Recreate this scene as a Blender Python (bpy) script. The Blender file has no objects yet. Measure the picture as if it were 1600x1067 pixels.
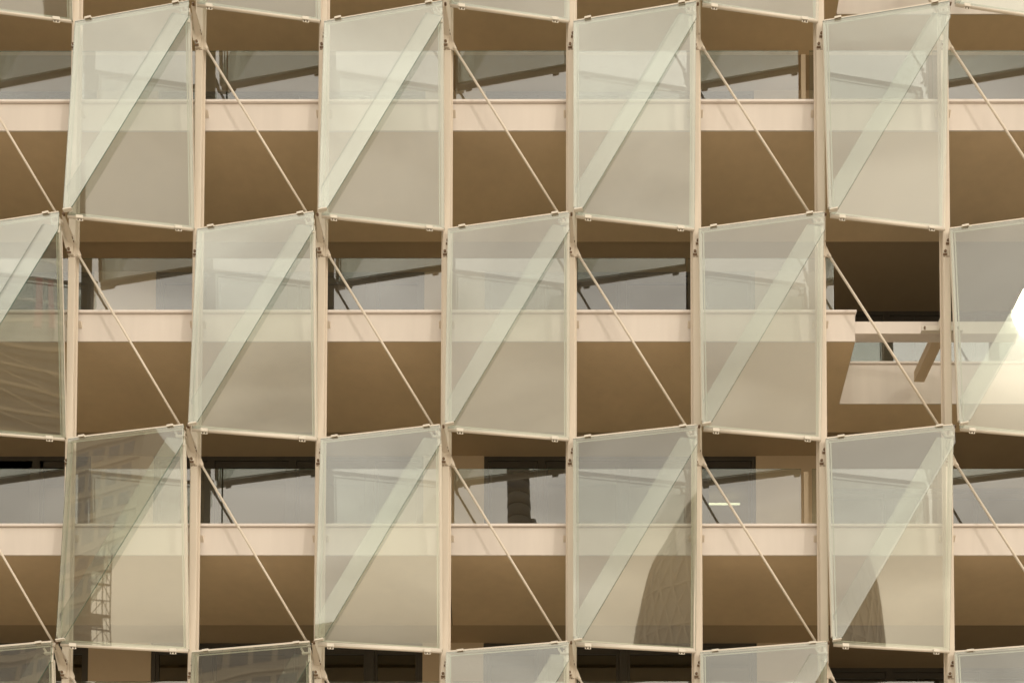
import bpy, bmesh, math, random
from mathutils import Vector, Matrix
random.seed(7)
S = bpy.context.scene
COL = S.collection
# ------------------------------------------------------------------ camera
cd = bpy.data.cameras.new('camera'); cam = bpy.data.objects.new('camera', cd); COL.objects.link(cam)
S.camera = cam
FPX, PX, PY = 2085.37, 883.73, 1878.53
cd.sensor_width = 36; cd.lens = FPX*36/1600
cd.shift_x = 0.5 - PX/1600; cd.shift_y = (PY-533.5)/1600
cd.clip_start = .1; cd.clip_end = 3000
p_, y_, r_ = .04002, .0013, -.00081
R = Matrix.Rotation(y_, 3, 'Z') @ Matrix.Rotation(p_, 3, 'X') @ Matrix.Rotation(r_, 3, 'Y')
right, fwd, up = R @ Vector((1,0,0)), R @ Vector((0,1,0)), R @ Vector((0,0,1))
cam.matrix_world = Matrix((( right.x, up.x, -fwd.x, 0), (right.y, up.y, -fwd.y, 0), (right.z, up.z, -fwd.z, 0), (0,0,0,1)))
# ------------------------------------------------------------------ light
SAZ, SEL = math.radians(36.9), math.radians(24.45)      # hazy low sun behind the camera, to its right
sund = Vector((math.sin(SAZ)*math.cos(SEL), -math.cos(SAZ)*math.cos(SEL), math.sin(SEL)))
sl = bpy.data.lights.new('sun', 'SUN'); sl.energy = .55; sl.angle = math.radians(1.9); sl.color = (1, .88, .72)
so = bpy.data.objects.new('sun', sl); COL.objects.link(so); so.rotation_euler = sund.to_track_quat('Z', 'Y').to_euler()
W = bpy.data.worlds.new('World'); S.world = W; W.use_nodes = True
nt = W.node_tree; nt.nodes.clear()
def N(t, **k):
    n = nt.nodes.new(t)
    for a, b in k.items(): setattr(n, a, b)
    return n
def L(a, b): nt.links.new(a, b)
out = N('ShaderNodeOutputWorld')
sky = N('ShaderNodeTexSky', sky_type='NISHITA', sun_disc=False, sun_elevation=SEL, sun_rotation=math.pi-SAZ, dust_density=4.0)
bgs = N('ShaderNodeBackground'); bgs.inputs[1].default_value = .08; L(sky.outputs[0], bgs.inputs[0])
tc = N('ShaderNodeTexCoord'); sep = N('ShaderNodeSeparateXYZ'); L(tc.outputs['Generated'], sep.inputs[0])
cr = N('ShaderNodeValToRGB'); L(sep.outputs['Z'], cr.inputs[0])
el = cr.color_ramp.elements
el[0].position = 0.0; el[0].color = (.70, .57, .41, 1)
el[1].position = 1.0; el[1].color = (.66, .585, .48, 1)
for p, c in ((.22, (.81, .675, .48, 1)), (.34, (.785, .68, .515, 1)), (.50, (.755, .68, .56, 1)), (.66, (.73, .665, .56, 1))):
    e = el.new(p); e.color = c
mp = N('ShaderNodeMapping'); mp.inputs['Scale'].default_value = (1.6, 1.6, 5.0); L(tc.outputs['Generated'], mp.inputs[0])
nz = N('ShaderNodeTexNoise'); nz.inputs['Scale'].default_value = 2.3; nz.inputs['Detail'].default_value = 5; nz.inputs['Distortion'].default_value = .6
L(mp.outputs[0], nz.inputs[0])
mr = N('ShaderNodeMapRange'); mr.inputs[1].default_value = .36; mr.inputs[2].default_value = .64; mr.inputs[3].default_value = .68; mr.inputs[4].default_value = 1.30
L(nz.outputs[0], mr.inputs[0])
dt = N('ShaderNodeVectorMath', operation='DOT_PRODUCT'); dt.inputs[1].default_value = sund; L(tc.outputs['Generated'], dt.inputs[0])
def halo(n, k):
    a = N('ShaderNodeMath', operation='MAXIMUM'); L(dt.outputs['Value'], a.inputs[0]); a.inputs[1].default_value = 0
    b = N('ShaderNodeMath', operation='POWER'); L(a.outputs[0], b.inputs[0]); b.inputs[1].default_value = n
    c = N('ShaderNodeMath', operation='MULTIPLY'); L(b.outputs[0], c.inputs[0]); c.inputs[1].default_value = k; return c
ad = N('ShaderNodeMath', operation='ADD'); L(mr.outputs[0], ad.inputs[0]); L(halo(2200, 2.5).outputs[0], ad.inputs[1])
ad1 = ad; ad = N('ShaderNodeMath', operation='ADD'); L(ad1.outputs[0], ad.inputs[0]); L(halo(120, .22).outputs[0], ad.inputs[1])
bgc = N('ShaderNodeBackground'); L(cr.outputs[0], bgc.inputs[0])
ms = N('ShaderNodeMath', operation='MULTIPLY'); ms.inputs[1].default_value = 2.24; L(ad.outputs[0], ms.inputs[0]); L(ms.outputs[0], bgc.inputs[1])
mx = N('ShaderNodeMixShader'); mx.inputs[0].default_value = .95; L(bgs.outputs[0], mx.inputs[1]); L(bgc.outputs[0], mx.inputs[2]); L(mx.outputs[0], out.inputs[0])
vs = S.view_settings; vs.view_transform = 'Standard'; vs.look = 'None'; vs.exposure = 0; vs.gamma = 1
S.cycles.transparent_max_bounces = 48; S.cycles.max_bounces = 12; S.cycles.glossy_bounces = 6
# ------------------------------------------------------------------ materials
def newmat(name):
    m = bpy.data.materials.new(name); m.use_nodes = True; m.node_tree.nodes.clear(); return m
def paint(name, col, rough=.55, var=.05, scale=1.5, streak=False, bump=.0, spec=.3):
    m = newmat(name); n = m.node_tree.nodes; l = m.node_tree.links
    o = n.new('ShaderNodeOutputMaterial'); b = n.new('ShaderNodeBsdfPrincipled'); l.new(b.outputs[0], o.inputs[0])
    b.inputs['Roughness'].default_value = rough; b.inputs['Specular IOR Level'].default_value = spec
    tc = n.new('ShaderNodeNewGeometry'); mp = n.new('ShaderNodeMapping'); l.new(tc.outputs['Position'], mp.inputs[0])
    mp.inputs['Scale'].default_value = (1, 1, .12) if streak else (1, 1, 1)
    nz = n.new('ShaderNodeTexNoise'); nz.inputs['Scale'].default_value = scale; nz.inputs['Detail'].default_value = 6; l.new(mp.outputs[0], nz.inputs[0])
    n2 = n.new('ShaderNodeTexNoise'); n2.inputs['Scale'].default_value = scale*9; n2.inputs['Detail'].default_value = 4; l.new(mp.outputs[0], n2.inputs[0])
    mx = n.new('ShaderNodeMath'); mx.operation = 'MULTIPLY_ADD'; mx.inputs[1].default_value = .35; l.new(n2.outputs[0], mx.inputs[0]); l.new(nz.outputs[0], mx.inputs[2])
    r = n.new('ShaderNodeMapRange'); r.inputs[1].default_value = .42; r.inputs[2].default_value = .95; l.new(mx.outputs[0], r.inputs[0])
    mc = n.new('ShaderNodeMix'); mc.data_type = 'RGBA'; l.new(r.outputs[0], mc.inputs[0])
    mc.inputs[6].default_value = [c*(1-var) for c in col]+[1]; mc.inputs[7].default_value = [min(1, c*(1+var)) for c in col]+[1]
    l.new(mc.outputs[2], b.inputs['Base Color'])
    if bump:
        bp = n.new('ShaderNodeBump'); bp.inputs['Strength'].default_value = bump; bp.inputs['Distance'].default_value = .01
        l.new(n2.outputs[0], bp.inputs['Height']); l.new(bp.outputs[0], b.inputs['Normal'])
    return m
def glass(name, tint, refl, frit=0.0, rough=.0, wav=.0, gcol=(1,1,1), fritcol=(.87,.825,.775), seed=0):
    """coated glass sheet: tinted see-through + mirror coat + a little light-scattering frit"""
    m = newmat(name); n = m.node_tree.nodes; l = m.node_tree.links
    o = n.new('ShaderNodeOutputMaterial')
    t = n.new('ShaderNodeBsdfTransparent'); t.inputs[0].default_value = (*tint, 1)
    g = n.new('ShaderNodeBsdfGlossy'); g.inputs['Roughness'].default_value = rough; g.inputs[0].default_value = (*gcol, 1)
    lw = n.new('ShaderNodeLayerWeight'); lw.inputs[0].default_value = .25
    f = n.new('ShaderNodeMath'); f.operation = 'MULTIPLY_ADD'; f.inputs[1].default_value = .35; f.inputs[2].default_value = refl
    l.new(lw.outputs['Fresnel'], f.inputs[0])
    a = n.new('ShaderNodeMixShader'); l.new(f.outputs[0], a.inputs[0]); l.new(t.outputs[0], a.inputs[1]); l.new(g.outputs[0], a.inputs[2])
    if wav:
        tc = n.new('ShaderNodeNewGeometry'); nz = n.new('ShaderNodeTexNoise'); nz.inputs['Scale'].default_value = .55; nz.inputs['Detail'].default_value = 1
        l.new(tc.outputs['Position'], nz.inputs[0])
        b = n.new('ShaderNodeBump'); b.inputs['Strength'].default_value = 1; b.inputs['Distance'].default_value = wav
        l.new(nz.outputs[0], b.inputs['Height']); l.new(b.outputs[0], g.inputs['Normal'])
    last = a
    if frit:
        d = n.new('ShaderNodeBsdfDiffuse'); d.inputs[0].default_value = (*fritcol, 1)
        tl = n.new('ShaderNodeBsdfTranslucent'); tl.inputs[0].default_value = (*fritcol, 1)
        dm = n.new('ShaderNodeMixShader'); dm.inputs[0].default_value = .35; l.new(d.outputs[0], dm.inputs[1]); l.new(tl.outputs[0], dm.inputs[2])
        tc2 = n.new('ShaderNodeNewGeometry'); n3 = n.new('ShaderNodeTexNoise'); n3.inputs['Scale'].default_value = 1.1; n3.inputs['Detail'].default_value = 3
        l.new(tc2.outputs['Position'], n3.inputs[0])
        rr = n.new('ShaderNodeMapRange'); rr.inputs[3].default_value = frit*.9; rr.inputs[4].default_value = frit*1.1; l.new(n3.outputs[0], rr.inputs[0])
        c = n.new('ShaderNodeMixShader'); 
        oi = n.new('ShaderNodeObjectInfo'); ov = n.new('ShaderNodeMapRange'); ov.inputs[3].default_value = .72; ov.inputs[4].default_value = 1.28; l.new(oi.outputs['Random'], ov.inputs[0])
        mm = n.new('ShaderNodeMath'); mm.operation = 'MULTIPLY'; l.new(rr.outputs[0], mm.inputs[0]); l.new(ov.outputs[0], mm.inputs[1]); l.new(mm.outputs[0], c.inputs[0]); l.new(a.outputs[0], c.inputs[1]); l.new(dm.outputs[0], c.inputs[2]); last = c
    l.new(last.outputs[0], o.inputs[0]); return m
M = {}
M['post'] = paint('cream_steel', (.78, .71, .625), .45, .05, 2.0, True, spec=.35)
M['rail'] = paint('cream_rail', (.78, .73, .66), .4, .04, 3.0, spec=.35)
M['clip'] = paint('pale_clip', (.82, .79, .73), .45, .04, 3.0)
M['bolt'] = paint('bolt_metal', (.20, .13, .08), .5, .2, 20)
M['fascia'] = paint('fascia_panel', (.775, .725, .69), .5, .09, .9, True, spec=.25)
M['cap'] = paint('edge_cap', (.86, .81, .79), .4, .03, 2, spec=.35)
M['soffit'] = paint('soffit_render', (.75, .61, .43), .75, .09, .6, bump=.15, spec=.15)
M['soffit_panel_shaded'] = paint('soffit_inner_panel_shaded', (.50, .40, .28), .75, .07, .6, bump=.1, spec=.15)  # darker inner soffit tone, deepened to carry shade toward the back wall
M['soffit_recess_shade'] = paint('recess_soffit_shaded', (.37, .295, .205), .75, .07, .6, spec=.1)  # shade of the deep right-hand recess put into a darker soffit colour
M['wall'] = paint('beige_render', (.68, .56, .42), .8, .04, 1.2, bump=.2, spec=.1)
M['frame'] = paint('dark_frame', (.085, .08, .072), .35, .1, 4, spec=.5)
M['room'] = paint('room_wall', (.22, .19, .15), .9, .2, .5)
M['joint'] = paint('dark_joint', (.05, .035, .02), .9, .1, 4)
M['edge'] = paint('glass_edge_green', (.04, .13, .095), .15, .1, 3, spec=.6)
M['floor'] = paint('balcony_tile', (.34, .28, .21), .6, .1, 2)
M['pane'] = glass('screen_glass', (.825, .872, .84), .18, .10, .012, .005, (.965, .995, .98))
M['back'] = glass('glass_inner_face', (.985, .992, .985), .015)
M['balu'] = glass('balustrade_glass', (.80, .86, .83), .19, .02, 0, .0015, (.97, .98, 1))
M['win'] = glass('window_glass', (.55, .58, .55), .16, 0, 0, .003, (.95, .97, 1))
M['gasket'] = paint('pale_gasket', (.62, .62, .52), .5, .04, 5)
lm = newmat('tube_light'); e_ = lm.node_tree.nodes.new('ShaderNodeEmission'); e_.inputs[0].default_value = (1, .88, .6, 1); e_.inputs[1].default_value = 5
o_ = lm.node_tree.nodes.new('ShaderNodeOutputMaterial'); lm.node_tree.links.new(e_.outputs[0], o_.inputs[0]); M['lamp'] = lm
M['asphalt'] = paint('paved_ground', (.46, .40, .33), .85, .15, .15, bump=.3)
M['tower'] = paint('tower_render', (.30, .265, .205), .8, .15, .3)
M['towerglass'] = paint('tower_windows', (.03, .03, .028), .2, .3, 1, spec=.6)
M['slim'] = paint('slim_tower_render', (.07, .06, .05), .8, .5, .25)
M['lattice'] = paint('lattice_steel', (.38, .33, .25), .6, .1, 1)
M['leaf'] = paint('leaf', (.05, .07, .03), .7, .4, 3)
M['bark'] = paint('bark', (.09, .06, .04), .9, .2, 3)
M['red'] = paint('red_banner', (.28, .05, .05), .7, .2, 1)
# ------------------------------------------------------------------ mesh helpers
class MB:
    def __init__(s): s.v = []; s.f = []; s.m = []
    def add(s, vs, fs, mi=0):
        b = len(s.v); s.v += [tuple(v) for v in vs]
        for f in fs: s.f.append([b+i for i in f]); s.m.append(mi)
        return s
    def box(s, x0, x1, y0, y1, z0, z1, mi=0):
        vs = [(x, y, z) for x in (x0, x1) for y in (y0, y1) for z in (z0, z1)]
        return s.add(vs, [(0,1,3,2), (4,6,7,5), (0,4,5,1), (2,3,7,6), (0,2,6,4), (1,5,7,3)], mi)
    def bar(s, p, q, w, h, w2=None, h2=None, upv=(0,-1,0), mi=0):
        """rectangular bar p->q; w across, h along upv; may taper"""
        p, q = Vector(p), Vector(q); d = (q-p).normalized(); u = Vector(upv); u = (u - d*u.dot(d)).normalized(); a = d.cross(u)
        w2 = w if w2 is None else w2; h2 = h if h2 is None else h2; vs = []
        for c, ww, hh in ((p, w, h), (q, w2, h2)):
            for i, j in ((-1,-1), (1,-1), (1,1), (-1,1)): vs.append(c + a*i*ww/2 + u*j*hh/2)
        return s.add(vs, [(3,2,1,0), (4,5,6,7), (0,1,5,4), (1,2,6,5), (2,3,7,6), (3,0,4,7)], mi)
    def tube(s, p, q, r, n=12, r2=None, mi=0):
        p, q = Vector(p), Vector(q); d = (q-p).normalized(); u = d.orthogonal().normalized(); a = d.cross(u); r2 = r if r2 is None else r2
        vs = [c + (u*math.cos(t*2*math.pi/n) + a*math.sin(t*2*math.pi/n))*rr for c, rr in ((p, r), (q, r2)) for t in range(n)]
        fs = [(i, (i+1) % n, n+(i+1) % n, n+i) for i in range(n)] + [tuple(range(n))[::-1], tuple(range(n, 2*n))]
        return s.add(vs, fs, mi)
    def prism(s, pts, d, mf=0, mb=0, me=0):
        """polygon pts (3D) extruded by vector d; first cap is the front"""
        n = len(pts); d = Vector(d); vs = [Vector(p) for p in pts] + [Vector(p)+d for p in pts]
        b = len(s.v); s.v += [tuple(v) for v in vs]
        s.f.append([b+i for i in range(n)]); s.m.append(mf)
        s.f.append([b+n+i for i in range(n)][::-1]); s.m.append(mb)
        for i in range(n): s.f.append([b+i, b+n+i, b+n+(i+1) % n, b+(i+1) % n]); s.m.append(me)
        return s
    def build(s, name, mats, parent=None, bevel=0, smooth=False):
        me = bpy.data.meshes.new(name); me.from_pydata(s.v, [], s.f)
        if not isinstance(mats, (list, tuple)): mats = [mats]
        for m in mats: me.materials.append(m)
        for p, mi in zip(me.polygons, s.m): p.material_index = mi; p.use_smooth = False
        bm = bmesh.new(); bm.from_mesh(me)
        bmesh.ops.recalc_face_normals(bm, faces=bm.faces)
        if bevel: bmesh.ops.bevel(bm, geom=bm.edges[:], offset=bevel, segments=1, affect='EDGES', clamp_overlap=True)
        bm.to_mesh(me); bm.free()
        if smooth:
            for p in me.polygons: p.use_smooth = len(p.vertices) == 4
        o = bpy.data.objects.new(name, me); COL.objects.link(o)
        if parent: o.parent = parent
        return o
def tag(o, label=None, cat=None, group=None, kind=None):
    for k, v in (('label', label), ('category', cat), ('group', group), ('kind', kind)):
        if v: o[k] = v
    return o
def empty(name, loc=(0,0,0)):
    o = bpy.data.objects.new(name, None); o.empty_display_size = .2; COL.objects.link(o); o.location = loc; return o
def copy_tree(o, parent=None):
    c = o.copy(); COL.objects.link(c)
    if parent: c.parent = parent
    for ch in o.children: copy_tree(ch, c)
    return c
ORD = ['first', 'second', 'third', 'fourth', 'fifth', 'sixth', 'seventh', 'eighth', 'ninth']
# ------------------------------------------------------------------ key dimensions (metres; the facade front is the plane y = 20)
SZ = [20.74, 17.417, 14.067, 10.712, 7.37]          # undersides of the five balcony slabs
PX0, PS = -7.605, 1.914                             # first post, post spacing
YP = 20-.243; OUT = .343                            # glass screen: inner plane and how far its ridge stands out
ZT = [22.22, 18.926, 15.642, 12.368, 9.078]         # top of the glass in each row
GH = 3.259                                          # glass height
def px(i): return PX0 + PS*i
# ------------------------------------------------------------------ ground
g = MB().add([(-1500,-1500,-1.6), (1500,-1500,-1.6), (1500,1500,-1.6), (-1500,1500,-1.6)], [(0,1,2,3)]).build('ground', M['asphalt']); g['kind'] = 'structure'
# ------------------------------------------------------------------ the building
B = empty('apartment_building', (0, 20, -1.6)); tag(B, 'cream apartment building with deep balconies and glass balustrades behind the screen', 'building')
B_off = Vector((0, 20, -1.6))
def bb(mb, name, mat, parent=None, **k):
    """build a part of the building; world coordinates in, parented under B"""
    o = mb.build(name, mat, None, **k)
    if parent is None: o.parent = B; o.location = -B_off
    else: o.parent = parent
    return o
XL, XR, YB = -16.0, 16.0, 30.0
NX, NY = 4.42, 21.5                                 # notch in every other slab: from NX to the right, NY deep
YW, YW2 = 23.02, 24.0                               # back wall, recessed back wall on the right
YSTEP = 22.27
for k, z in enumerate(SZ):
    notch = k in (0, 2)
    top = z+.36
    if notch: poly = [(XL,20.02), (NX,20.02), (NX+.06,NY+.02), (XR,NY+.02), (XR,YSTEP), (XL,YSTEP)]
    else: poly = [(XL,20.02), (XR,20.02), (XR,YSTEP), (XL,YSTEP)]
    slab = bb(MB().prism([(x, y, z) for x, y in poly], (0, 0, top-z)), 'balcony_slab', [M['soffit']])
    bb(MB().box(XL, 4.37, YSTEP+.002, YB, z+.05, top), 'soffit_panel_shaded', M['soffit_panel_shaded'], slab)
    bb(MB().box(4.372, XR, YSTEP+.002, YB, z+.05, top), 'recess_soffit_shaded', M['soffit_recess_shade'], slab)
    xe = NX if notch else XR
    # front fascia in sheets with fine joints
    xs = [XL]; j = -5
    while px(j*3) < xe: 
        if px(j*3) > XL: xs.append(px(j*3))
        j += 1
    xs.append(xe)
    fm = MB()
    for a, b in zip(xs[:-1], xs[1:]): fm.box(a+.002, b-.002, 20.0, 20.018, z+.012, z+.432).box(a+.002, b-.002, 19.994, 20.018, z-.004, z+.0115)
    if notch: fm.prism([(xe, 20.0, z-.004), (xe+.002, 20.0, z-.004), (xe+.002, 20.0, z+.432), (xe, 20.0, z+.432)], (.06, 1.5, 0))
    bb(fm, 'fascia', M['fascia'], slab)
    cm = MB().box(XL, xe+.02, 19.965, 20.16, z+.437, z+.476)
    bb(cm, 'edge_cap', M['cap'], slab, bevel=.004)
    bb(MB().box(XL, xe, 20.02, 20.15, top+.001, z+.436), 'upstand', M['joint'], slab)
    if notch:
        bb(MB().box(NX+.07, XR, NY, NY+.018, z-.004, z+.66), 'notch_fascia', M['fascia'], slab)
        bb(MB().box(NX+.05, XR, NY-.03, NY+.15, z+.664, z+.70), 'notch_cap', M['cap'], slab, bevel=.004)
        bm_ = MB().box(NX+.003, XR, 20.10, 20.30, z+.19, z+.385)
        bb(bm_, 'edge_beam', M['fascia'], slab, bevel=.004)
        for i in (7,):
            x = px(i)-.02
            bb(MB().bar((x, 20.302, z+.27), (x-.03, 21.28, z+.30), .17, .17, upv=(0,0,1)), 'beam_arm', M['wall'], slab, bevel=.004)
            pl = MB().box(x-.30, x+.30, 20.085, 20.097, z+.205, z+.31).box(x-.32, x+.32, 20.03, 20.097, z+.195, z+.203)
            pl.box(x-.05, x+.03, 19.97, 20.085, z+.21, z+.36)
            pp = bb(pl, 'fixing_plate', M['clip'], slab)
            for sx in (-.26, .26):
                for dz in (.235, .275): bb(MB().tube((x+sx, 20.07, z+dz), (x+sx, 20.084, z+dz), .016, 8), 'bolt_head', M['bolt'], slab)
    # triangular brackets between fascia and posts
    if not notch or True:
        for i in range(-1, 8):
            x = px(i)
            if x > xe-.1: continue
            zc = z+.20
            br = MB().prism([(x-.12, 19.998, zc+.10), (x-.12, 19.998, zc), (x-.12, 19.93, zc+.07)], (.24, 0, 0))
            bb(br, 'bracket', M['post'], slab)
    # balustrade glass
    zb, zt = z+.44, z+1.467
    runs = []
    if k in (0, 2): ends = [XL, -9.4, -5.65, -1.90, 1.85, 4.15]
    else: ends = [XL, -9.35, -5.35, -1.78, .10, 3.62]
    runs = list(zip(ends[:-1], ends[1:]))
    if k in (1, 3, 4): runs += [(3.77, 5.66), (5.70, 9.5), (9.52, 13.3)]
    for a, b in runs:
        p = MB().box(a+.012, b-.012, 20.2, 20.213, zb, zt); 
        for q in range(6): p.m[q] = 2
        p.m[2] = 0; p.m[3] = 1
        bb(p, 'balustrade_pane', [M['balu'], M['back'], M['edge']], slab)
    if k in (1, 3, 4):
        bb(MB().box(3.66, 3.73, 20.24, 20.29, z+.36, zt-.02), 'balustrade_post', M['wall'], slab)
    else:
        bb(MB().box(4.13, 4.142, 20.23, NY+.3, zb, zt), 'balustrade_return', [M['balu']], slab)
        bb(MB().box(NX+.3, XR, NY+.2, NY+.212, z+.5, z+1.467), 'balustrade_notch_pane', [M['balu']], slab)
# soffit joints seen as fine dark lines
bb(MB().bar((-1.895, 21.1, SZ[3]-.003), (-1.965, YSTEP, SZ[3]-.003), .012, .004, upv=(0,0,1)).bar((-1.895, 20.1, SZ[2]-.003), (-1.99, YSTEP, SZ[2]-.003), .012, .004, upv=(0,0,1)), 'soffit_joint', M['joint'])
# piers and windows, floor by floor (k = the slab above)
PIER = [(-8.42, -7.32), (-2.55, -1.48), (3.32, 4.38)]
def window(x0, x1, y, z0, z1, mull, thin=()):
    f = MB(); t = .07
    f.box(x0, x0+t, y+.02, y+.12, z0, z1).box(x1-t, x1, y+.02, y+.12, z0, z1).box(x0+t, x1-t, y+.02, y+.12, z1-t, z1).box(x0+t, x1-t, y+.02, y+.12, z0, z0+.06)
    ms = [m for m in mull if x0+.2 < m < x1-.2]
    for m in ms: f.box(m-.065, m+.065, y+.015, y+.115, z0+.06, z1-t)
    for m in thin: f.box(m-.012, m+.012, y+.03, y+.11, z0+.06, z1-t)
    fo = bb(f, 'window', M['frame'])
    ed = [x0+t]+ms+[x1-t]
    for n_, (a, b) in enumerate(zip(ed[:-1], ed[1:])):
        aa = a+(.066 if a in ms else 0); bq = b-(.066 if b in ms else 0)
        # inner sash
        s = MB(); w = .055
        s.box(aa+.004, aa+w, y+.045, y+.10, z0+.065, z1-t-.004).box(bq-w, bq-.004, y+.045, y+.10, z0+.065, z1-t-.004)
        s.box(aa+w, bq-w, y+.045, y+.10, z1-t-.004-w-.05, z1-t-.004).box(aa+w, bq-w, y+.045, y+.10, z0+.065, z0+.12)
        bb(s, 'sash', M['frame'], fo)
        bb(MB().box(aa+w, bq-w, y+.07, y+.082, z0+.12, z1-t-.058-.05), 'window_pane', M['win'], fo)
    return fo
for k in range(1, 5):
    zc = SZ[k-1]+.05; zf = SZ[k]+.361
    if k == 4 or True:
        for a, b in PIER: bb(MB().box(a, b, YW, YW+.35, zf, zc), 'wall_pier', M['wall'])
        bb(MB().box(4.381, 4.5, YW+.1, YW2+.2, zf, zc), 'return_wall', M['wall'])
        for (a, b) in ((-14.3, -8.422), (-7.318, -2.552), (-1.478, 3.318)):
            window(a, b, YW, zf+.01, zc-.003, [a+1.01, a+2.45, a+3.85] if a > -10 else [-9.40, -10.8, -12.2])
        window(4.502, 14, YW2, zf+.01, zc-.003, [5.89, 7.6, 9.5, 11.5], (6.42, 8.5))
    # rooms behind
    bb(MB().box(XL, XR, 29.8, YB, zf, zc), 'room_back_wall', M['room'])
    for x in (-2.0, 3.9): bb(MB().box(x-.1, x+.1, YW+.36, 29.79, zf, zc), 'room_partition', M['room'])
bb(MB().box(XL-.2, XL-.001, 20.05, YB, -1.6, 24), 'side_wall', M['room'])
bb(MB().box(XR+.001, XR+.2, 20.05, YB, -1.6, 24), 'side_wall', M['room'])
bb(MB().box(XL, XR, 22.9, YB, -1.6, 7.3), 'lower_wall', M['wall'])
bb(MB().box(XL, XR, 22.95, YB, 21.2, 30), 'upper_wall', M['wall'])
# lit tube lamp in the room behind the window
tb = MB().box(2.50, 3.20, 24.28, 24.32, 13.975, 13.995); lamp = bb(tb, 'ceiling_lamp', M['lamp'])
# ------------------------------------------------------------------ steel posts of the screen
def make_post(par):
    r = empty('steel_post')
    MB().box(-.055, .055, -.05, .03, -18.6, 12).build('shaft', M['post'], r, bevel=.008)
    MB().box(-.083, .083, .032, .045, -18.6, 12).box(-.062, -.0555, -.02, .031, -18.6, 12).box(.0555, .062, -.02, .031, -18.6, 12).build('flange', M['post'], r)
    for k, z in enumerate(ZT):
        zb = z - 17
        MB().box(-.052, -.02, -.0525, -.049, zb-.36, zb-.352).box(-.005, .05, -.0525, -.049, zb-.36, zb-.352).build('splice_joint', M['bolt'], r)
        for bx, bz in ((.022, -.115), (-.022, -.285)):
            oy = 0 if (k+par) % 2 else -.045
            bo = MB().tube((bx, -.064+oy, zb+bz), (bx, -.049+oy*.6, zb+bz), .032, 10).build('bolt', M['clip'], r)
            MB().tube((bx, -.080+oy, zb+bz), (bx, -.064+oy, zb+bz), .022, 6).box(bx-.03, bx+.03, -.064+oy, -.0505+oy, zb+bz-.055, zb+bz-.03).build('nut_and_shadow', M['bolt'], bo)  # the small dark box below each nut is its painted shadow
        if (k+par) % 2: continue
        # tapered arm reaching out to the ridge corner of the glass
        a = MB().bar((-.012, -.375, zb+.035), (-.0, -.075, zb-.20), .045, .022, .095, .022, upv=(0,-.5,-.8))
        a.bar((-.012, -.10, zb-.18), (-.012, -.062, zb-.34), .095, .02, .085, .02)
        a.bar((.0, -.37, zb+.02), (.03, -.075, zb-.10), .02, .03, .03, .03, upv=(0,-.5,-.8))
        ar = a.build('node_arm', M['post'], r, bevel=.003)
        MB().tube((.0, -.41, zb+.045), (.0, -.375, zb+.03), .018, 8).build('bolt', M['bolt'], ar)
        c = MB().bar((-.085, -.34, zb+.02), (-.055, -.10, zb-.13), .028, .02, .04, .02, upv=(0,-.5,-.8)).bar((-.105, -.155, zb+.03), (-.04, -.09, zb-.25), .05, .022, .08, .022)
        c.build('stay_arm', M['post'], r, bevel=.002)
        MB().prism([(.058, -.03, zb-.12), (.075, -.03, zb-.16), (.135, -.03, zb-.30), (.135, -.03, zb-.34), (.058, -.03, zb-.34)], (0, .02, 0)).build('gusset', M['post'], r)
    return r
protos = {}
p0 = None
for n_, i in enumerate(range(-2, 10)):
    par = (i+1) % 2      # arms sit only where two ridge corners meet: every other node
    if par not in protos: protos[par] = r = make_post(1-par if False else (0 if par else 1))
    else: r = copy_tree(protos[par])
    r.location = (px(i), 19.89, 17)
    if i < 0: lab = 'cream steel post %s beyond the left edge of the photo' % ('just' if i == -1 else 'two bays')
    elif i > 7: lab = 'cream steel post %s beyond the right edge of the photo' % ('just' if i == 8 else 'two bays')
    else: lab = 'full-height cream steel post, %s' % (['leftmost of the eight', 'second from the left', 'third from the left', 'fourth from the left, just left of centre', 'fifth from the left, right of centre', 'sixth from the left', 'second from the right', 'rightmost, in front of the beamed recess'][i])
    tag(r, lab, 'post', 'cream steel posts carrying the glass screen')
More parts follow.
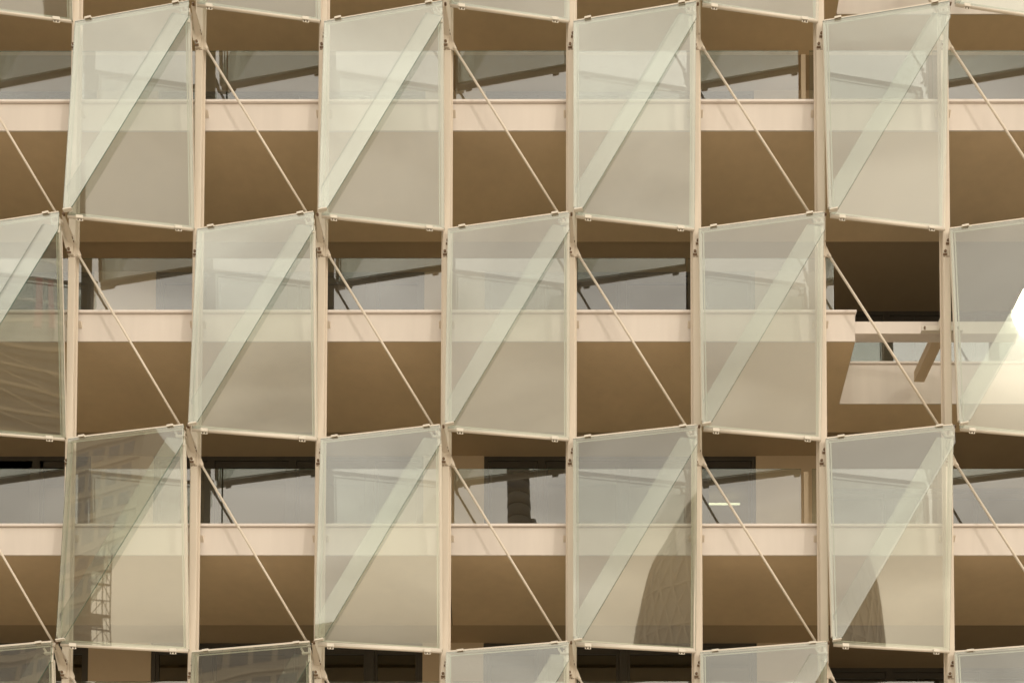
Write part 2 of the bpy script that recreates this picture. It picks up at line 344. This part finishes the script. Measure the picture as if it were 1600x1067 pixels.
# ------------------------------------------------------------------ folded glass units
Wd = PS
def o_u(u, v): return OUT*(u/Wd + v/GH)               # outward offset on the upper-left plane
def o_l(u, v): return OUT*(2 - u/Wd - v/GH)           # and on the lower-right plane
def P(u, v, o): return (u, -o, -v)
def make_unit():
    r = empty('glass_screen_panel'); T = .010
    # the two overlapping panes
    up = [(.03, 0), (Wd-.035, .0), (Wd-.035, .29), (.175, 3.235), (.032, GH)]
    nrm = Vector((-OUT/Wd, -1, OUT/GH)).normalized()*T
    pu = MB().prism([P(u, v, o_u(u, v)+.012) for u, v in up], -nrm, 0, 1, 2).build('upper_pane', [M['pane'], M['back'], M['edge']], r)
    lo = [(Wd-.03, GH-.02), (.065, GH+.02), (.065, 2.86), (Wd-.29, .165), (Wd-.03, .165)]
    nl = Vector((OUT/Wd, -1, -OUT/GH)).normalized()*T
    pl = MB().prism([P(u, v, o_l(u, v)-.055) for u, v in lo], -nl, 0, 1, 2).build('lower_pane', [M['pane'], M['back'], M['edge']], r)
    # carrying rails behind the glass edges
    def rl(a, b, name, off, w, h, fn):
        q = [P(*c, fn(*c)-off) for c in (a, b)]
        m = MB().bar(q[0], q[1], w, h); m.bar(q[0], q[1], w*.45, h+.016)
        return m.build(name, M['rail'], r, bevel=.003)
    rl((.05, .012), (.05, GH-.06), 'side_rail', .030, .055, .04, o_u)
    rl((.03, -.012), (Wd-.05, -.012), 'top_rail', .022, .05, .035, o_u)
    rl((Wd-.055, .22), (Wd-.055, GH-.05), 'side_rail', .085, .055, .04, o_l)
    a = Vector(P(.07, GH+.045, o_l(.07, GH)-.045)); b = Vector(P(Wd-.04, GH+.0, o_l(Wd, GH)-.03))
    bt = MB().tube(a, b, .021, 14).bar(a+Vector((0,.022,.030)), b+Vector((0,.022,.030)), .06, .012, upv=(0,1,0)).build('bottom_rail', M['rail'], r, smooth=True)
    # pale seals along the pane edges
    sl_ = MB()
    q = [P(u, v, o_u(u, v)-.008) for u, v in ((.10, .05), (.10, GH-.05))]; sl_.bar(q[0], q[1], .018, .006)
    q = [P(u, v, o_u(u, v)-.008) for u, v in ((.06, .05), (Wd-.06, .05))]; sl_.bar(q[0], q[1], .018, .006)
    sl_.build('upper_seal', M['gasket'], r)
    sl_ = MB()
    q = [P(u, v, o_l(u, v)-.072) for u, v in ((Wd-.10, .24), (Wd-.10, GH-.03))]; sl_.bar(q[0], q[1], .018, .006)
    q = [P(u, v, o_l(u, v)-.072) for u, v in ((.10, GH-.035), (Wd-.1, GH-.07))]; sl_.bar(q[0], q[1], .016, .006)
    sl_.build('lower_seal', M['gasket'], r)
    # clips
    for fr in (.13, .87):
        u = Wd*fr; c = P(u, .0, o_u(u, 0)); du = Vector((1, -OUT/Wd, 0)).normalized()*.052; c = Vector(c)
        tcl = MB().bar(c-du+Vector((0,-.012,.010)), c+du+Vector((0,-.014,.014)), .045, .032, upv=(0,0,1)).build('top_clip', M['clip'], r, bevel=.002)
        MB().bar(c-du*.85+Vector((0,-.022,-.004)), c+du*.85+Vector((0,-.026,-.005)), .012, .005, upv=(0,0,1)).build('clip_underside_shade', M['bolt'], tcl)  # dark sliver standing in for the shaded underside of the clip
        t = (u-.07)/(Wd-.11); c = a.lerp(b, t); d = (b-a).normalized()*.052
        cl = MB().bar(c-d+Vector((0,-.03,.0)), c+d+Vector((0,-.03,.0)), .05, .012, upv=(0,-1,0)).bar(c-d*.9+Vector((0,-.012,-.038)), c+d*.9+Vector((0,-.012,-.038)), .034, .008, upv=(0,-1,0)).build('bottom_clip', M['clip'], r, bevel=.003)
        for s in (-.42, .42): cc = c+d*s+Vector((0,-.0165,-.040)); MB().tube(cc, cc+Vector((0,-.004,0)), .0105, 8).build('screw', M['joint'], cl)
    # corner holders for the clipped corners
    c = Vector(P(.10, GH+.005, o_u(.10, GH)))
    MB().bar(c+Vector((-.065,-.01,-.012)), c+Vector((.065,-.01,.012)), .06, .02, upv=(0,0,1)).bar(c+Vector((-.03,.03,.0)), c+Vector((-.03,.03,.07)), .04, .02).build('corner_holder', M['clip'], r, bevel=.003)
    c = Vector(P(Wd-.10, .145, o_l(Wd-.1, .145)-.055))
    MB().bar(c+Vector((-.065,-.01,-.006)), c+Vector((.065,-.01,.006)), .055, .02, upv=(0,0,1)).bar(c+Vector((.04,.02,-.12)), c+Vector((.04,.02,.10)), .04, .02).bar(c+Vector((-.09,.03,.10)), c+Vector((-.03,.04,.0)), .03, .02).build('corner_holder', M['clip'], r, bevel=.003)
    return r
units = {0: (-1, 1, 3, 5, 7), 1: (0, 2, 4, 6), 2: (-1, 1, 3, 5, 7), 3: (0, 2, 4, 6), 4: (-1, 1, 3, 5, 7)}
rowtxt = {0: 'top cut-off row', 1: 'uppermost full row', 2: 'middle row', 3: 'lowest full row', 4: 'bottom cut-off row'}
postxt = {4: ['leftmost', 'second from the left', 'third from the left', 'rightmost'], 5: ['leftmost', 'second from the left', 'middle', 'second from the right', 'rightmost']}
extra = {(3, 0): 'folded glass panel mirroring dark buildings', (3, 4): 'folded glass panel mirroring a domed lattice tower', (2, -1): 'folded glass panel mirroring a grey facade', (2, 7): 'folded glass panel with a white sun glint',
         (4, 1): 'dark clear folded glass panel', (4, -1): 'dark greenish corner of a folded glass panel'}
u0 = None
for rr, cols in units.items():
    for n_, c in enumerate(cols):
        if u0 is None: u0 = o = make_unit()
        else: o = copy_tree(u0)
        o.location = (px(c), YP, ZT[rr])
        o.rotation_euler = (random.uniform(-.0015, .0015), 0, random.uniform(-.0015, .0015))
        for ch in o.children:
            if ch.name.startswith(('upper_pane', 'lower_pane')): ch.rotation_euler = (random.uniform(-.0035, .0035), 0, random.uniform(-.004, .004))
        tag(o, '%s, %s, %s' % (extra.get((rr, c), 'milky folded glass panel'), postxt[len(cols)][n_], rowtxt[rr]), 'glass panel', 'folded glass sunscreen panels')
for rr in (1, 3):
    for c in (-2, 8):
        o = copy_tree(u0); o.location = (px(c), YP, ZT[rr])
        tag(o, 'milky folded glass panel beyond the %s edge of the photo, %s' % ('left' if c < 0 else 'right', rowtxt[rr]), 'glass panel', 'folded glass sunscreen panels')
# ------------------------------------------------------------------ brace rods in the open bays
r0 = None
for rr in range(0, 5):
    cols = [c for c in range(-1, 8) if c not in units[rr]]
    for n_, c in enumerate(cols):
        a = Vector((.105, 0, 0)); b = Vector((PS-.10, -.115, -(GH-.04)+.33))
        if r0 is None:
            r0 = o = empty('brace_rod')
            d = (b-a).normalized()
            MB().tube(a, b, .0185, 14).build('rod', M['post'], o, smooth=True)
            MB().tube(a, a+d*.05, .027, 12).build('end_sleeve', M['post'], o); MB().tube(b-d*.06, b, .027, 12).build('end_sleeve', M['post'], o)
        else: o = copy_tree(r0)
        o.location = (px(c), 19.835, ZT[rr]-.33)
        tag(o, 'thin cream rod slanting across an open bay, %s, %s' % (postxt[len(cols)][n_], rowtxt[rr]), 'brace rod', 'diagonal brace rods across the open bays')
# ------------------------------------------------------------------ the town behind the camera, seen only in the glass
def block(name, x0, x1, y0, y1, h, label, fl=3.3, bay=2.4):
    r = empty(name, ((x0+x1)/2, (y0+y1)/2, -1.6)); ox, oy = r.location.x, r.location.y
    w = MB().box(x0-ox, x1-ox, y0-oy, y1-oy, 0, h).build('wall', M['tower'], r)
    m = MB(); z = 1.0
    while z+2.2 < h:
        x = x0+.5
        while x+bay-.5 < x1: m.box(x-ox, x+bay-.6-ox, y1-oy, y1-oy+.05, z, z+1.7); x += bay
        m.box(x0-ox, x1-ox, y1-oy+.002, y1-oy+.25, z+2.1, z+2.3, 1) 
        z += fl
    m.build('windows_and_bands', [M['towerglass'], M['lattice']], r)
    tag(r, label, 'building'); return r
block('dark_tower_block', -78, -41.5, -52, -40, 64, 'tall dark block mirrored in the lower left glass panels')
block('taller_dark_block', -115, -74, -70, -53, 104, 'taller dark block mirrored behind the first dark block', 3.1, 2.0)
rb = block('lined_office_block', -32, -5.2, -84, -70, 58.5, 'grey lined block mirrored at the left end of the middle row', 1.45, 5.0)
st = MB(); zz = 2.0
while zz < 50:
    st.bar((-13.4, 7.35, zz+6.5), (13.4, 7.35, zz), .07, .06); zz += 1.3
st.build('facade_cables', M['lattice'], rb)
MB().box(9.6, 10.05, 7.3, 7.5, 52, 55.5).box(10.45, 10.8, 7.3, 7.5, 52, 55.5).build('banner', M['red'], rb)
sc = empty('scaffold_tower', (-4.35, -68.5, -1.6)); tag(sc, 'narrow scaffold tower mirrored in the lower left panel', 'scaffold')
m = MB()
for x in (-.9, -.45, 0, .3, .6): m.bar((x, 0, 0), (x, 0, 42), .10 if x in (-.9, 0, .6) else .05, .09)
for k_ in range(40):
    z_ = 1+k_*1.03
    m.bar((-.9, 0, z_), (.6, 0, z_), (.24, .08, .14)[k_ % 3], .08); m.bar((-.9, .06, z_), (.0, .06, z_+1), .06, .05); m.bar((.6, .3, z_), (0, .3, z_+1), .06, .05)
    if k_ % 4 == 1: m.box(-.9, 0, .5, .56, z_, z_+.9)
m.build('frame', M['tower'], sc)
ch_ = empty('slim_tower', (-8.4, -180.5, -1.6)); tag(ch_, 'far slim tower mirrored in the balustrade near the centre', 'tower')
m = MB()
for k_ in range(70): m.tube((0, 0, k_*2.0), (0, 0, k_*2.0+1.85), 1.95+.04*math.sin(k_*1.7), 18, 1.88)
m.build('shaft', M['slim'], ch_, smooth=True)
MB().tube((2.2, 0, 0), (2.2, 0, 123), 1.4, 14, 1.6).tube((2.2, 0, 123), (2.2, 0, 126), 1.6, 14, .6).build('stair_core', M['slim'], ch_, smooth=True)
# domed diagrid tower
T = empty('domed_lattice_tower', (79.5, -130, -1.6)); tag(T, 'domed lattice tower mirrored in the lower right panels', 'building')
Hh = 71.5
def rad(t): return 15.9*math.sqrt(max(0, 1-max(0, (t-.6)/.4)**3.0)) * (1-.06*(1-min(1, t/.55))**2)
m = MB(); nr, nsg = 32, 48; vs_ = []; fs_ = []
for i in range(nr+1):
    for j in range(nsg): a_ = 2*math.pi*j/nsg; q_ = rad(i/nr); vs_.append((q_*math.cos(a_), q_*math.sin(a_), Hh*i/nr))
for i in range(nr):
    for j in range(nsg): fs_.append((i*nsg+j, i*nsg+(j+1) % nsg, (i+1)*nsg+(j+1) % nsg, (i+1)*nsg+j))
m.add(vs_, fs_); m.build('shell', M['tower'], T, smooth=True)
m = MB(); N_ = 40; lv = 26
def pt(i, j): a_ = 2*math.pi*j/N_; q_ = rad(i/lv)+.25; return Vector((q_*math.cos(a_), q_*math.sin(a_), Hh*i/lv))
for i in range(lv-1):
    for j in range(N_):
        o5 = .5*(i % 2)
        m.bar(pt(i, j+o5), pt(i+1, j+o5+.5), .2, .2); m.bar(pt(i, j+o5), pt(i+1, j+o5-.5), .2, .2)
        if i % 2 == 0: m.bar(pt(i, j), pt(i, j+1), .2, .2)
m.build('diagrid', M['lattice'], T)
# low skyline
for x0, x1, y0, y1, h, lb in ((10, 34, -125, -110, 20, 'low dark block mirrored below the sky, left of the domed tower'), (95, 150, -120, -90, 22, 'long low block mirrored at the far right'), (-30, -5, -160, -140, 30, 'distant block mirrored behind the lined block')):
    block('low_block', x0, x1, y0, y1, h, lb)
def tree(x, y, h, w, label):
    r = empty('tree', (x, y, -1.6)); tag(r, label, 'tree')
    MB().tube((0, 0, 0), (0, 0, h*.9), .35, 10, .05).build('trunk', M['bark'], r)
    m = MB()
    for k_ in range(1500):
        t = random.random()**.8; q_ = w*(1-t)**.7*random.random()**.5; a_ = random.random()*6.28
        c = Vector((q_*math.cos(a_), q_*math.sin(a_), h*(.2+.8*t))); d = Vector((random.uniform(-1,1), random.uniform(-1,1), random.uniform(-1,1))).normalized(); e = d.orthogonal().normalized(); s_ = random.uniform(.2, .45)
        m.add([c-d*s_, c+e*s_*.7, c+d*s_, c-e*s_*.7], [(0,1,2,3)])
    m.build('crown', M['leaf'], r)
tree(2.3, -20, 24.5, 2.7, 'pointed dark tree mirrored in the lower centre-left panel')
